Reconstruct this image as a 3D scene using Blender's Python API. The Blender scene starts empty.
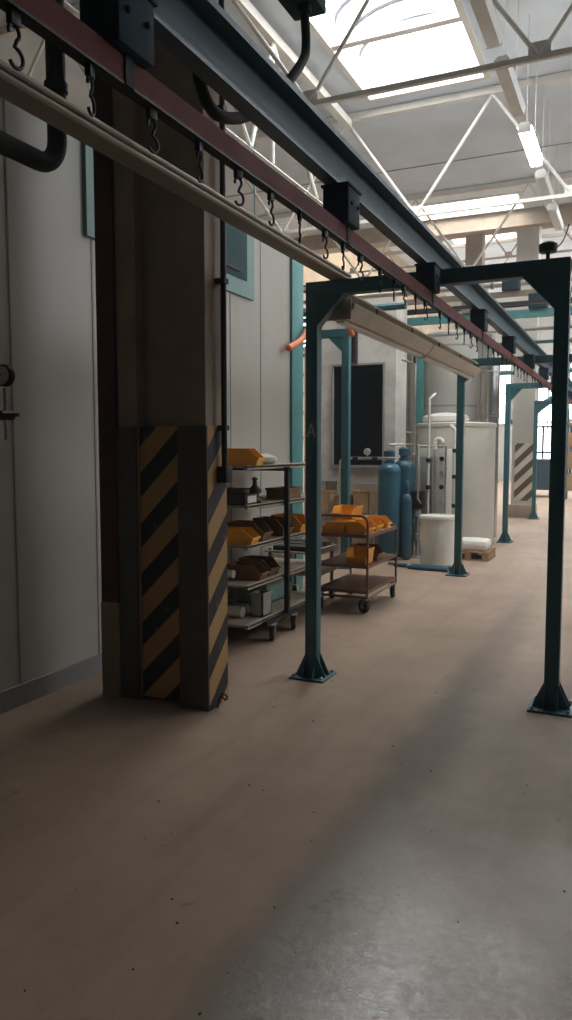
import bpy, bmesh, math, random
from mathutils import Vector, Matrix
random.seed(7)
sc = bpy.context.scene
col = sc.collection
PI = math.pi

# ------------------------------------------------------------------ materials
def mat(name, c, rough=0.6, metal=0.0, var=0.12, scale=6.0, bump=0.0, c2=None, stretch=None, spec=0.5):
    m = bpy.data.materials.new(name); m.use_nodes = True
    nt = m.node_tree; b = nt.nodes['Principled BSDF']
    b.inputs['Roughness'].default_value = rough; b.inputs['Metallic'].default_value = metal
    b.inputs['Specular IOR Level'].default_value = spec
    tc = nt.nodes.new('ShaderNodeTexCoord'); n = nt.nodes.new('ShaderNodeTexNoise')
    n.inputs['Scale'].default_value = scale; n.inputs['Detail'].default_value = 5; n.inputs['Roughness'].default_value = .65
    src = tc.outputs['Object']
    if stretch:
        mp = nt.nodes.new('ShaderNodeMapping'); mp.inputs['Scale'].default_value = stretch
        nt.links.new(src, mp.inputs[0]); src = mp.outputs[0]
    nt.links.new(src, n.inputs['Vector'])
    r = nt.nodes.new('ShaderNodeValToRGB')
    c = tuple(c); d = c2 or tuple(x * (1 - 2 * var) for x in c)
    r.color_ramp.elements[0].position = .32; r.color_ramp.elements[1].position = .62
    r.color_ramp.elements[0].color = (*d, 1); r.color_ramp.elements[1].color = (*c, 1)
    nt.links.new(n.outputs['Fac'], r.inputs[0]); nt.links.new(r.outputs[0], b.inputs['Base Color'])
    if bump:
        bp = nt.nodes.new('ShaderNodeBump'); bp.inputs['Strength'].default_value = bump; bp.inputs['Distance'].default_value = .01
        nt.links.new(n.outputs['Fac'], bp.inputs['Height']); nt.links.new(bp.outputs[0], b.inputs['Normal'])
    return m

def emis(name, c, s):
    m = bpy.data.materials.new(name); m.use_nodes = True
    b = m.node_tree.nodes['Principled BSDF']
    b.inputs['Base Color'].default_value = (.8, .8, .8, 1)
    b.inputs['Emission Color'].default_value = (*c, 1); b.inputs['Emission Strength'].default_value = s
    return m

def hazard(name, ca, cb, period, duty=.5, grime=.25):
    m = bpy.data.materials.new(name); m.use_nodes = True
    nt = m.node_tree; b = nt.nodes['Principled BSDF']; b.inputs['Roughness'].default_value = .55
    g = nt.nodes.new('ShaderNodeNewGeometry'); s = nt.nodes.new('ShaderNodeSeparateXYZ')
    nt.links.new(g.outputs['Position'], s.inputs[0])
    def M(op, a, bb):
        n = nt.nodes.new('ShaderNodeMath'); n.operation = op
        for i, v in enumerate((a, bb)):
            if isinstance(v, (int, float)): n.inputs[i].default_value = v
            else: nt.links.new(v, n.inputs[i])
        return n.outputs[0]
    t = M('SUBTRACT', M('ADD', s.outputs[0], s.outputs[1]), s.outputs[2])
    fr = M('FRACT', M('ADD', M('DIVIDE', t, period), 100.0), 0)
    st = M('GREATER_THAN', fr, duty)
    n = nt.nodes.new('ShaderNodeTexNoise'); n.inputs['Scale'].default_value = 14; n.inputs['Detail'].default_value = 6
    nt.links.new(g.outputs['Position'], n.inputs['Vector'])
    r = nt.nodes.new('ShaderNodeValToRGB'); r.color_ramp.elements[0].position = .62; r.color_ramp.elements[1].position = .7
    r.color_ramp.elements[0].color = (0, 0, 0, 1); r.color_ramp.elements[1].color = (grime,) * 3 + (1,)
    nt.links.new(n.outputs['Fac'], r.inputs[0])
    mx = nt.nodes.new('ShaderNodeMix'); mx.data_type = 'RGBA'
    nt.links.new(st, mx.inputs[0]); mx.inputs[6].default_value = (*ca, 1); mx.inputs[7].default_value = (*cb, 1)
    m2 = nt.nodes.new('ShaderNodeMix'); m2.data_type = 'RGBA'
    nt.links.new(r.outputs[0], m2.inputs[0]); nt.links.new(mx.outputs[2], m2.inputs[6]); m2.inputs[7].default_value = (.25, .22, .19, 1)
    nt.links.new(m2.outputs[2], b.inputs['Base Color'])
    return m

def floor_mat():
    m = bpy.data.materials.new('dusty_concrete'); m.use_nodes = True
    nt = m.node_tree; b = nt.nodes['Principled BSDF']
    g = nt.nodes.new('ShaderNodeNewGeometry'); L = nt.links.new
    def noise(scale, detail=6, rough=.6, sx=(1, 1, 1)):
        mp = nt.nodes.new('ShaderNodeMapping'); mp.inputs['Scale'].default_value = sx
        L(g.outputs['Position'], mp.inputs[0])
        n = nt.nodes.new('ShaderNodeTexNoise'); n.inputs['Scale'].default_value = scale
        n.inputs['Detail'].default_value = detail; n.inputs['Roughness'].default_value = rough
        L(mp.outputs[0], n.inputs['Vector']); return n.outputs['Fac']
    def ramp(f, p0, c0, p1, c1):
        r = nt.nodes.new('ShaderNodeValToRGB'); e = r.color_ramp.elements
        e[0].position = p0; e[1].position = p1; e[0].color = (*c0, 1); e[1].color = (*c1, 1)
        L(f, r.inputs[0]); return r.outputs[0]
    def mix(f, a, bb, bt='MIX'):
        x = nt.nodes.new('ShaderNodeMix'); x.data_type = 'RGBA'; x.blend_type = bt
        for i, v in ((0, f), (6, a), (7, bb)):
            if isinstance(v, float): x.inputs[i].default_value = v
            elif isinstance(v, tuple): x.inputs[i].default_value = (*v, 1)
            else: L(v, x.inputs[i])
        return x.outputs[2]
    def M(op, a, bb):
        n = nt.nodes.new('ShaderNodeMath'); n.operation = op
        for i, v in enumerate((a, bb)):
            if isinstance(v, (int, float)): n.inputs[i].default_value = v
            else: L(v, n.inputs[i])
        return n.outputs[0]
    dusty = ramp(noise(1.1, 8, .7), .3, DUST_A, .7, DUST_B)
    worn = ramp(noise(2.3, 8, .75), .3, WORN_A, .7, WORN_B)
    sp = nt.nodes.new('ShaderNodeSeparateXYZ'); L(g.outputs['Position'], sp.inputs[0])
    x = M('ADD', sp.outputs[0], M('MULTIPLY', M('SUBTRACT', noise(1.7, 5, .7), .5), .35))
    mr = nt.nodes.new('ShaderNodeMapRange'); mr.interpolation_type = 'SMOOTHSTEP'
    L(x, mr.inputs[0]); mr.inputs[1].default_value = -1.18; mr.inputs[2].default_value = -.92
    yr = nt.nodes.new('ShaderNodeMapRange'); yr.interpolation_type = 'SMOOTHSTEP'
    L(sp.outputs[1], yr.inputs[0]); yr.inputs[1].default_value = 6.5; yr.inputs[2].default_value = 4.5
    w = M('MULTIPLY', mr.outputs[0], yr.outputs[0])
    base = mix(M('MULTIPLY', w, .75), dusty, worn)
    gl = nt.nodes.new('ShaderNodeMapRange'); gl.interpolation_type = 'SMOOTHSTEP'
    L(M('ADD', sp.outputs[1], M('MULTIPLY', M('SUBTRACT', noise(1.9, 5, .7), .5), 1.6)), gl.inputs[0]); gl.inputs[1].default_value = 3.6; gl.inputs[2].default_value = 2.2
    gw = M('MULTIPLY', mr.outputs[0], gl.outputs[0])
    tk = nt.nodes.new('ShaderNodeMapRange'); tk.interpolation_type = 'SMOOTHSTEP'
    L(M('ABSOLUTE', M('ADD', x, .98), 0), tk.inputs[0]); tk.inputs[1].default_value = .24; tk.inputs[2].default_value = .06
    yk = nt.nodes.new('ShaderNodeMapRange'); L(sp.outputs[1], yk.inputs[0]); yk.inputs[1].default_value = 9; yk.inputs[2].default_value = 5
    base = mix(M('MULTIPLY', M('MULTIPLY', tk.outputs[0], yk.outputs[0]), .42), base, (.10, .088, .078))  # shadow of the overhead beam and rail painted in as a soft dark band
    spots = ramp(noise(9, 3, .5), .7, (0, 0, 0), .76, (1, 1, 1))
    base = mix(M('MULTIPLY', spots, .35), base, (.06, .045, .035))
    streak = ramp(noise(1.3, 6, .7, (3.2, .35, 1)), .5, (0, 0, 0), .72, (1, 1, 1))
    base = mix(M('MULTIPLY', streak, .3), base, (.12, .095, .08))
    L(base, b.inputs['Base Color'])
    rg = M('ADD', M('MULTIPLY', noise(24, 5, .7), .5), .02)
    rd = M('ADD', M('MULTIPLY', noise(7, 4, .6), .2), .5)
    rr = nt.nodes.new('ShaderNodeMix'); L(gw, rr.inputs[0]); L(rd, rr.inputs[2]); L(rg, rr.inputs[3])
    L(rr.outputs[0], b.inputs['Roughness'])
    L(M('ADD', M('MULTIPLY', gw, .6), .35), b.inputs['Specular IOR Level'])
    bp = nt.nodes.new('ShaderNodeBump'); bp.inputs['Strength'].default_value = .3; bp.inputs['Distance'].default_value = .004
    L(noise(38, 5, .7), bp.inputs['Height']); L(bp.outputs[0], b.inputs['Normal'])
    return m

HAZE = .005
DUST_A, DUST_B = (.31, .215, .15), (.42, .30, .215)
WORN_A, WORN_B = (.18, .14, .11), (.30, .235, .185)
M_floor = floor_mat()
M_booth = mat('booth_panel_paint', (.50, .48, .425), .45, 0, .05, 1.5, stretch=(1, 1, .25))
M_tan = mat('tan_wall_sheet', (.74, .58, .39), .8, 0, .12, 1.2)
M_ceil = mat('ceiling_board', (.78, .85, .93), .9, 0, .08, .7)
M_conc = mat('column_concrete', (.38, .305, .235), .9, 0, .12, 3, .15)
M_maroon = mat('maroon_steel', (.10, .035, .028), .55, 0, .2, 4)
M_haz = hazard('hazard_stripes', (.026, .023, .022), (.50, .30, .12), .318, .48)
M_haz2 = hazard('black_white_hazard_stripes', (.10, .065, .035), (.62, .58, .50), .36, .5)
M_teal = mat('teal_frame_paint', (.028, .13, .155), .45, 0, .15, 5)
M_teal2 = mat('light_teal_paint', (.08, .30, .30), .5, 0, .1, 5)
M_tealw = mat('pale_teal_trim', (.22, .37, .35), .5, 0, .08, 4)
M_blue = mat('blue_grey_beam_paint', (.085, .14, .165), .6, 0, .12, 5, spec=.3)
M_blued = mat('deep_blue_flange', (.05, .095, .12), .45, .1, .12, 5)  # flanges darker than the blue grey web
M_navy = mat('dark_blue_cast_housing', (.026, .056, .078), .75, 0, .15, 8, spec=.2)
M_red = mat('red_oxide_rail_paint', (.19, .045, .042), .7, 0, .15, 5, spec=.2)
M_black = mat('black_iron', (.012, .011, .011), .5, .3, .1, 10)
M_blk = mat('black_rubber', (.018, .016, .015), .75, 0, .1, 10)
M_alu = mat('grey_aluminium_profile', (.27, .235, .20), .6, .15, .08, 6)
M_alul = mat('pale_aluminium_lip', (.52, .46, .38), .5, .1, .08, 6)
M_cream = mat('cream_tray_enamel', (.56, .48, .37), .5, 0, .12, 5)
M_white = mat('white_truss_paint', (.80, .77, .71), .5, 0, .05, 4)
M_grey = mat('grey_bar_paint', (.30, .29, .28), .6, 0, .08, 4)
M_yel = mat('yellow_bin_plastic', (.90, .42, .03), .45, 0, .07, 5)
M_brn = mat('shaded_brown_bin_plastic', (.23, .12, .05), .6, 0, .15, 6)  # part brown plastic, part shade on yellow bins put into the colour
M_dkb = mat('dark_bin_plastic', (.035, .028, .026), .55, 0, .1, 6)
M_tan2 = mat('shelf_board', (.42, .33, .25), .6, 0, .12, 5)
M_rust = mat('brown_tube_enamel', (.20, .095, .05), .45, .2, .15, 8)
M_sack = mat('white_sack', (.80, .76, .68), .8, 0, .05, 14, .3)
M_tank = mat('beige_tank_plastic', (.60, .57, .49), .5, 0, .05, 2)
M_barrel = mat('white_barrel_plastic', (.78, .74, .66), .45, 0, .05, 3)
M_cyl = mat('blue_vessel_paint', (.035, .115, .16), .35, 0, .1, 3)
M_cyl2 = mat('deep_blue_vessel_paint', (.026, .085, .125), .35, 0, .1, 3)
M_steel = mat('galvanised_steel', (.55, .53, .50), .32, .8, .12, 6)
M_stain = mat('stainless_duct', (.68, .66, .63), .25, .9, .1, 2, stretch=(1, 1, .2))
M_oven = mat('whitewashed_block', (.62, .60, .55), .85, 0, .16, 2.2, .2)
M_dark = mat('dark_interior', (.008, .009, .011), .9, 0, .1, 3, spec=.1)
M_pale = mat('pale_panel_paint', (.56, .55, .50), .6, 0, .08, 1.5, stretch=(1, 1, .3))
M_dull = mat('low_bounce_wall_paint', (.06, .055, .05), .85, 0, .1, 2)  # near-black so the unseen right and back walls bounce little light
M_rib = mat('rib_grey', (.06, .065, .07), .6, 0, .05, 4)
M_strut = mat('brown_grey_strut_paint', (.26, .22, .185), .7, 0, .08, 4)
M_orange = mat('orange_hose_rubber', (.85, .20, .08), .5, 0, .06, 5)
M_wood = mat('pallet_wood', (.36, .22, .12), .8, 0, .15, 9, .1)
M_card = mat('cardboard', (.52, .34, .18), .85, 0, .1, 5)
M_box = mat('grey_box_plastic', (.36, .36, .33), .6, 0, .08, 5)
M_sky = emis('daylit_skylight_glazing', (.93, .97, 1), 12.0)
M_skyw = emis('daylit_window_glazing', (.88, .95, 1), 6.5)
M_lamp = emis('lit_fluorescent_diffuser', (1, .98, .93), 60.0)
M_diff = mat('unlit_lamp_diffuser', (.88, .87, .84), .3, 0, .04, 5)
M_glassd = mat('dark_teal_window_glass', (.02, .075, .085), .6, 0, .1, 2, spec=.15)
M_face = mat('gauge_face', (.55, .53, .48), .3, 0, .04, 8)
M_let = mat('pale_letter_paint', (.42, .45, .44), .6, 0, .1, 20)

# ------------------------------------------------------------------ geometry helpers
class MB:
    def __init__(s): s.b = bmesh.new()
    def box(s, x0, x1, y0, y1, z0, z1, bev=0.0):
        m = Matrix.Translation(((x0+x1)/2, (y0+y1)/2, (z0+z1)/2)) @ Matrix.Diagonal((abs(x1-x0), abs(y1-y0), abs(z1-z0), 1))
        r = bmesh.ops.create_cube(s.b, size=1, matrix=m)
        if bev:
            es = list({e for v in r['verts'] for e in v.link_edges})
            bmesh.ops.bevel(s.b, geom=es, offset=bev, segments=2, affect='EDGES', profile=.6)
        return s
    def bar(s, p, q, w, h, up=(0, 0, 1)):
        p, q = Vector(p), Vector(q); d = (q - p); L = d.length; d.normalize()
        u = Vector(up); 
        if abs(d.dot(u)) > .98: u = Vector((0, 1, 0))
        a = d.cross(u).normalized(); c = a.cross(d)
        m = Matrix((( a.x, d.x, c.x, (p.x+q.x)/2), (a.y, d.y, c.y, (p.y+q.y)/2), (a.z, d.z, c.z, (p.z+q.z)/2), (0, 0, 0, 1))) @ Matrix.Diagonal((w, L, h, 1))
        bmesh.ops.create_cube(s.b, size=1, matrix=m); return s
    def tube(s, pts, r, n=10, closed=False, sm=True):
        pts = [Vector(p) for p in pts]; N = len(pts)
        rs = r if isinstance(r, (list, tuple)) else [r] * N
        t0 = (pts[1] - pts[0]).normalized()
        u = t0.cross(Vector((.31, .22, .93))).normalized() if abs(t0.dot(Vector((.31, .22, .93)))) < .95 else t0.cross(Vector((1, 0, 0))).normalized()
        rings = []
        for i, p in enumerate(pts):
            if closed: t = (pts[(i+1) % N] - pts[i-1]).normalized()
            else: t = (pts[min(i+1, N-1)] - pts[max(i-1, 0)]).normalized()
            u = (u - t * u.dot(t)).normalized(); w = t.cross(u)
            rings.append([s.b.verts.new(p + (u*math.cos(2*PI*k/n) + w*math.sin(2*PI*k/n)) * rs[i]) for k in range(n)])
        for i in range(N if closed else N-1):
            A, B = rings[i], rings[(i+1) % N]
            for k in range(n):
                f = s.b.faces.new((A[k], A[(k+1) % n], B[(k+1) % n], B[k])); f.smooth = sm
        if not closed:
            s.b.faces.new(rings[0][::-1]); s.b.faces.new(rings[-1])
        return s
    def lathe(s, prof, c, n=32, axis='Z'):
        c = Vector(c); rings = []
        for r, z in prof:
            ring = []
            for k in range(n):
                a = 2*PI*k/n; v = Vector((r*math.cos(a), r*math.sin(a), z))
                if axis == 'X': v = Vector((v.z, v.x, v.y))
                if axis == 'Y': v = Vector((v.y, v.z, v.x))
                ring.append(s.b.verts.new(c + v))
            rings.append(ring)
        for A, B in zip(rings, rings[1:]):
            for k in range(n):
                f = s.b.faces.new((A[k], A[(k+1) % n], B[(k+1) % n], B[k])); f.smooth = True
        s.b.faces.new(rings[0][::-1]); s.b.faces.new(rings[-1]); return s
    def prism(s, pts, d):
        d = Vector(d); A = [s.b.verts.new(Vector(p)) for p in pts]; B = [s.b.verts.new(Vector(p) + d) for p in pts]
        n = len(A); s.b.faces.new(A); s.b.faces.new(B[::-1])
        for k in range(n): s.b.faces.new((A[k], B[k], B[(k+1) % n], A[(k+1) % n]))
        return s
    def xf(s, m):
        bmesh.ops.transform(s.b, matrix=m, verts=s.b.verts); return s
    def build(s, name, m, parent=None, loc=None):
        bmesh.ops.recalc_face_normals(s.b, faces=s.b.faces)
        if loc is None: loc = ORG.get(parent.name, (0, 0, 0)) if parent else (0, 0, 0)
        bmesh.ops.translate(s.b, verts=s.b.verts, vec=-Vector(loc))
        me = bpy.data.meshes.new(name); s.b.to_mesh(me); s.b.free()
        me.set_sharp_from_angle(angle=math.radians(40))
        me.materials.append(m)
        o = bpy.data.objects.new(name, me); col.objects.link(o)
        if parent: o.parent = parent
        else: o.location = loc
        ORG[o.name] = tuple(loc)
        return o
ORG = {}
def thing(name, label, cat, loc=(0, 0, 0), group=None):
    o = bpy.data.objects.new(name, None); col.objects.link(o); o.location = loc; o.empty_display_size = .1
    ORG[o.name] = tuple(loc); o['label'] = label; o['category'] = cat
    if group: o['group'] = group
    return o
def tag(o, label, cat, group=None):
    o['label'] = label; o['category'] = cat
    if group: o['group'] = group
    return o
def struct(o, label=None, cat=None):
    o['kind'] = 'structure'
    if label: o['label'] = label; o['category'] = cat
    return o
def dup(root, loc, label, group=None, rz=None):
    r = root.copy(); col.objects.link(r); r.location = loc; r['label'] = label
    ORG[r.name] = tuple(loc)
    if group: r['group'] = group
    if rz is not None: r.rotation_euler = (0, 0, rz)
    for ch in list(root.children):
        c = ch.copy(); col.objects.link(c); c.parent = r
        for g in list(ch.children):
            d = g.copy(); col.objects.link(d); d.parent = c
    return r
def arc(c, r, a0, a1, n, plane='XZ'):
    out = []
    for i in range(n+1):
        a = a0 + (a1-a0)*i/n; p, q = r*math.cos(a), r*math.sin(a)
        out.append(Vector(c) + (Vector((p, 0, q)) if plane == 'XZ' else Vector((0, p, q)) if plane == 'YZ' else Vector((p, q, 0))))
    return out
def spline(pts, k=6):
    P = [Vector(p) for p in pts]; P = [2*P[0]-P[1]] + P + [2*P[-1]-P[-2]]; out = []
    for i in range(1, len(P)-2):
        for j in range(k):
            t = j/k; a, b, c, d = P[i-1:i+3]
            out.append(.5*((2*b) + (-a+c)*t + (2*a-5*b+4*c-d)*t*t + (-a+3*b-3*c+d)*t**3))
    return out + [P[-2]]

# ------------------------------------------------------------------ setting
ZC = 6.9; XL, XR, YB, YG, YF, ZF = -9.0, 6.0, -4.0, 19.2, 42.0, 9.4
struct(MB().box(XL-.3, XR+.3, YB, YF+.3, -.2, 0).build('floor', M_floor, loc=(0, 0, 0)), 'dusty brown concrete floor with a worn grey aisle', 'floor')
# booth along the aisle = wall_left
BX, BY, BZ = -3.48, 7.67, 3.74
bw = struct(MB().box(-7.2, BX, YB, BY, 0, BZ).build('wall_left', M_booth, loc=(BX, BY, 0)), 'pale grey panelled booth wall', 'wall')
seam = MB()
for y in (3.56, 6.32, 6.95): seam.box(BX, BX+.004, y-.006, y+.006, .1, BZ)
seam.box(BX, BX+.004, 4.33, 4.345, .1, BZ)
seam.build('panel_seam', M_grey, bw)
MB().box(BX, BX+.02, YB, BY, 0, .13).build('baseboard_strip', M_grey, bw)
struct(MB().box(BX-.3, BX+.03, BY, BY+.30, 0, BZ-.02, .006).build('trim_1', M_tealw if False else M_teal2, loc=(BX, BY, 0)), 'teal corner post of the pale booth', 'trim')
w1 = struct(MB().prism([(BX, 4.26, 3.06), (BX, 6.76, 3.06), (BX, 6.76, 3.72), (BX, 4.26, 3.72)], (.03, 0, 0)).build('window_1', M_tealw, loc=(BX, 4.26, 3.06)), 'teal framed window high on the booth wall', 'window')
MB().box(BX+.028, BX+.036, 4.40, 6.60, 3.21, 3.70).build('pane', M_glassd, w1)
MB().box(BX+.036, BX+.05, 6.0, 6.45, 3.27, 3.31).build('latch', M_black, w1)
struct(MB().box(XL-.2, XL, YB, YF, 0, ZF).build('wall_side', M_tan, loc=(XL, YB, 0)), 'tan outer wall of the hall', 'wall')
struct(MB().box(XR, XR+.2, YB, YF, 0, ZF).build('wall_right', M_dull, loc=(XR, YB, 0)), 'dark wall across the aisle', 'wall')
struct(MB().box(XL, XR, YB-.2, YB, 0, ZC).build('wall_back', M_dull, loc=(0, YB, 0)), 'dark wall behind the viewer', 'wall')
struct(MB().box(XL, XR, YF, YF+.2, 0, ZF).build('wall_far', M_pale, loc=(0, YF, 0)), 'pale far end wall of the hall', 'wall')
# ceiling with skylight openings
SKY = [(-3.85, -2.13, 7.9, 11.4), (-4.9, -2.4, 16.7, 17.7), (1.3, 3.0, 8.9, 11.4), (1.3, 3.0, 16.0, 18.0)]
def holed(x0, x1, y0, y1, z0, z1, holes):
    xs = sorted({x0, x1, *[h[0] for h in holes], *[h[1] for h in holes]}); ys = sorted({y0, y1, *[h[2] for h in holes], *[h[3] for h in holes]})
    b = MB()
    for a, c in zip(xs, xs[1:]):
        for d, e in zip(ys, ys[1:]):
            mx, my = (a+c)/2, (d+e)/2
            if not any(h[0] < mx < h[1] and h[2] < my < h[3] for h in holes): b.box(a, c, d, e, z0, z1)
    return b
struct(holed(XL, XR, YB, YG, ZC, ZC+.2, SKY).build('ceiling', M_ceil, loc=(0, 0, ZC)), 'grey board ceiling of the near bay', 'ceiling')
SKYF = [(-6.5, -4.2, 21, 30), (-2.2, .5, 20.5, 38), (2.5, 4.5, 21, 38)]
struct(holed(XL, XR, YG, YF, ZF, ZF+.2, SKYF).build('ceiling', M_ceil, loc=(0, YG, ZF)), 'higher ceiling of the far bay', 'ceiling')
cs = MB()
for y in (5.9, 14.4): cs.box(XL, XR, y-.012, y+.012, ZC-.012, ZC)
struct(cs.build('trim_2', M_grey, loc=(0, 0, ZC)), 'thin grey joint strips across the ceiling', 'trim')
for i, (a, c, d, e) in enumerate(SKY + SKYF):
    zz = ZC if i < len(SKY) else ZF
    f = MB(); t = .07; hh = .42
    f.box(a-t, a+.012, d-t, e+t, zz-.02, zz+hh); f.box(c-.012, c+t, d-t, e+t, zz-.02, zz+hh)
    f.box(a+.012, c-.012, d-t, d+.012, zz-.02, zz+hh); f.box(a+.012, c-.012, e-.012, e+t, zz-.02, zz+hh)
    fo = struct(f.build('window_%d' % (i+2), M_white, loc=((a+c)/2, (d+e)/2, zz)), 'white framed vaulted skylight', 'skylight')
    n = 12; R = (c-a)/2; rise = .38
    R -= .002
    pr = [((a+c)/2 - R*math.cos(PI*k/n), zz+hh+rise*math.sin(PI*k/n)) for k in range(n+1)]
    p = MB(); vs = [[p.b.verts.new((x, yy, z)) for x, z in pr] for yy in (d-t, e+t)]
    for k in range(n): p.b.faces.new((vs[0][k], vs[0][k+1], vs[1][k+1], vs[1][k]))
    p.b.faces.new(vs[0]); p.b.faces.new(vs[1][::-1])
    p.build('pane', M_sky, fo)
    if i == 0: MB().box(a+.012, c-.012, 9.75, 9.87, zz-.01, zz+.1).build('cross_bar', M_white, fo)
    if i < 2:
        m = max(2, round((e-d)/.5))
        for j in range(1, m):
            yy = d + (e-d)*j/m
            MB().tube([(x, yy, z-.05) for x, z in pr], .03, 6).build('glazing_rib', M_rib, fo)
# girder between bays and the wall strip above it
struct(MB().box(XL, XR, YG, YG+.25, ZC-.05, ZF).build('wall_bay', M_conc, loc=(0, YG, ZC)), 'grey concrete girder between the two bays', 'girder')
struct(MB().box(XL, XR, 17.82, 18.06, ZC-.36, ZC).build('trim_3', M_conc, loc=(0, 17.9, ZC)), 'grey concrete girder under the ceiling before the far bay', 'girder')
# background booth wall of pale panels
pw = struct(MB().box(-6.6, -2.62, 15.3, 15.6, 0, 3.85).build('wall_panel', M_pale, loc=(-2.62, 15.3, 0)), 'pale grey panel wall behind the tank', 'wall')
sm_ = MB()
for x in (-4.75, -4.35, -3.95, -3.1, -2.8): sm_.box(x-.012, x+.012, 15.285, 15.3, 0, 3.85)
sm_.build('panel_seam', M_grey, pw)
# far windows
for k, (a, c, z0, z1) in enumerate([(-5.3, -3.75, 1.1, 5.0), (-3.2, -1.4, 3.2, 6.0), (-.8, 1.4, 1.1, 5.0), (-8.4, -6.2, 3.0, 6.2)]):
    f = MB(); t = .08
    f.box(a-t, a, YF-.06, YF, z0, z1); f.box(c, c+t, YF-.06, YF, z0, z1); f.box(a-t, c+t, YF-.06, YF, z0-t, z0); f.box(a-t, c+t, YF-.06, YF, z1, z1+t)
    for j in (1, 2): x = a+(c-a)*j/3; f.box(x-.03, x+.03, YF-.05, YF-.01, z0, z1)
    f.box(a, c, YF-.05, YF-.01, (z0+z1)/2-.03, (z0+z1)/2+.03)
    fo = struct(f.build('window_%d' % (12+k), M_grey, loc=((a+c)/2, YF, z0)), 'bright window in the far end wall', 'window')
    MB().box(a, c, YF-.02, YF-.012, z0, z1).build('pane', M_skyw, fo)
for k, (y0, y1, z0, z1) in enumerate([(19.5, 24, 4.6, 5.6), (25, 30, 4.6, 5.6), (31, 40, 4.6, 5.6)]):
    f = MB(); t = .08
    f.box(XL, XL+.06, y0-t, y1+t, z0-t, z0); f.box(XL, XL+.06, y0-t, y1+t, z1, z1+t)
    for j in range(5): y = y0+(y1-y0)*j/4; f.box(XL, XL+.06, y-.04, y+.04, z0, z1)
    fo = struct(f.build('window_%d' % (16+k), M_grey, loc=(XL, y0, z0)), 'bright strip window in the outer wall', 'window')
    MB().box(XL+.01, XL+.02, y0, y1, z0, z1).build('pane', M_skyw, fo)

for k, (y0, y1) in enumerate(((6.1, 7.4), (8.0, 13.0), (13.6, 18.6))):  # unseen windows added to brighten the ceiling, booth wall and column side
    f = MB(); t = .08; z0, z1 = 4.3, 6.2
    f.box(XR-.06, XR, y0-t, y1+t, z0-t, z0); f.box(XR-.06, XR, y0-t, y1+t, z1, z1+t)
    for j in range(6): y = y0+(y1-y0)*j/5; f.box(XR-.06, XR, y-.04, y+.04, z0, z1)
    fo = struct(f.build('window_%d' % (20+k), M_grey, loc=(XR, y0, z0)), 'unseen glowing strip window added high in the wall across the aisle', 'window')
    MB().box(XR-.02, XR-.01, y0, y1, z0, z1).build('pane', M_skyw, fo)

cr = MB()
for _ in range(55):
    x, y = random.uniform(-2.2, .1), random.uniform(1.6, 5.5); r = random.uniform(.002, .006)
    m = Matrix.Translation((x, y, r*.5)) @ Matrix.Rotation(random.random()*6, 4, 'Z') @ Matrix.Diagonal((r*random.uniform(.7, 1.8), r, r*.6, 1))
    bmesh.ops.create_icosphere(cr.b, subdivisions=1, radius=1, matrix=m)
cr = cr.build('crumbs', M_black, loc=(0, 0, 0)); cr['kind'] = 'stuff'; cr['label'] = 'dark crumbs scattered over the concrete floor'; cr['category'] = 'dirt'

# ------------------------------------------------------------------ near column
cb = MB()
cb.box(-2.535, -2.345, 3.95, 4.17, 0, ZC)
cb.box(-2.84, -2.535, 4.03, 4.12, 0, ZC); cb.box(-2.985, -2.84, 3.95, 4.17, 0, ZC)
co = struct(cb.build('column', M_conc, loc=(-2.6, 4.05, 0)), 'dark H-section column with yellow and black hazard stripes', 'column')
MB().box(-2.84, -2.537, 3.975, 4.03, .02, 1.745).build('hazard_plate', M_haz, co)
g = MB(); g.box(-2.54, -2.333, 3.938, 3.95, .0, 1.745); g.box(-2.99, -2.845, 3.938, 3.95, 0, 1.745)
g.build('guard_plate', mat('bare_guard_steel', (.12, .105, .09), .5, .2, .15, 5), co)
MB().box(-2.345, -2.332, 3.95, 4.18, 0, 1.745).build('hazard_plate', M_haz, co)
mp = thing('steel_post', 'maroon steel post with grey foot beside the striped column', 'post', (-3.09, 3.98, 0))
MB().box(-3.125, -2.992, 3.93, 4.09, .62, ZC-.01).build('upper_section', M_maroon, mp)
MB().box(-3.13, -2.992, 3.925, 4.095, 0, .62, .004).build('foot_section', M_conc, mp)
cd = thing('conduit_pipe', 'thin black conduit clipped down the striped column', 'conduit', (-2.285, 4.1, 1.46))
MB().tube([(-2.297, 4.09, 1.46), (-2.297, 4.09, ZC-.02)], .018, 8).build('pipe', M_black, cd)
MB().box(-2.331, -2.262, 4.05, 4.13, 1.40, 1.50, .006).build('end_box', M_black, cd)
for z in (1.72, 2.6, 3.6): MB().box(-2.331 if z < 1.745 else -2.344, -2.275, 4.065, 4.115, z, z+.03).build('clip', M_black, cd)
tag(MB().tube(spline([(-2.315, 4.02, .0), (-2.30, 4.0, .05), (-2.27, 4.0, .10), (-2.25, 4.02, .08), (-2.27, 4.03, .055), (-2.30, 4.03, .09)]), .006, 6).build('wire_loop', M_black, loc=(-2.3, 4.02, 0)), 'small black wire loop at the foot of the striped column', 'wire')

# far column
fc = MB().box(-2.70, -2.20, YG-.45, YG-.01, 0, ZC)
fo = struct(fc.build('column', M_pale, loc=(-2.45, YG-.2, 0)), 'pale far column with dark and white hazard stripes', 'column')
MB().box(-2.63, -2.19, YG-.465, YG-.45, .4, 1.76).build('hazard_plate', M_haz2, fo)
MB().box(-2.76, -2.14, YG-.6, YG-.01, 0, .30, .02).build('plinth', M_conc, fo)
struct(MB().box(-3.9, -3.5, YG-.4, YG-.02, 0, ZC).build('column', M_conc, loc=(-3.7, 18, 0)), 'dark concrete column behind the panel wall', 'column')

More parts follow.
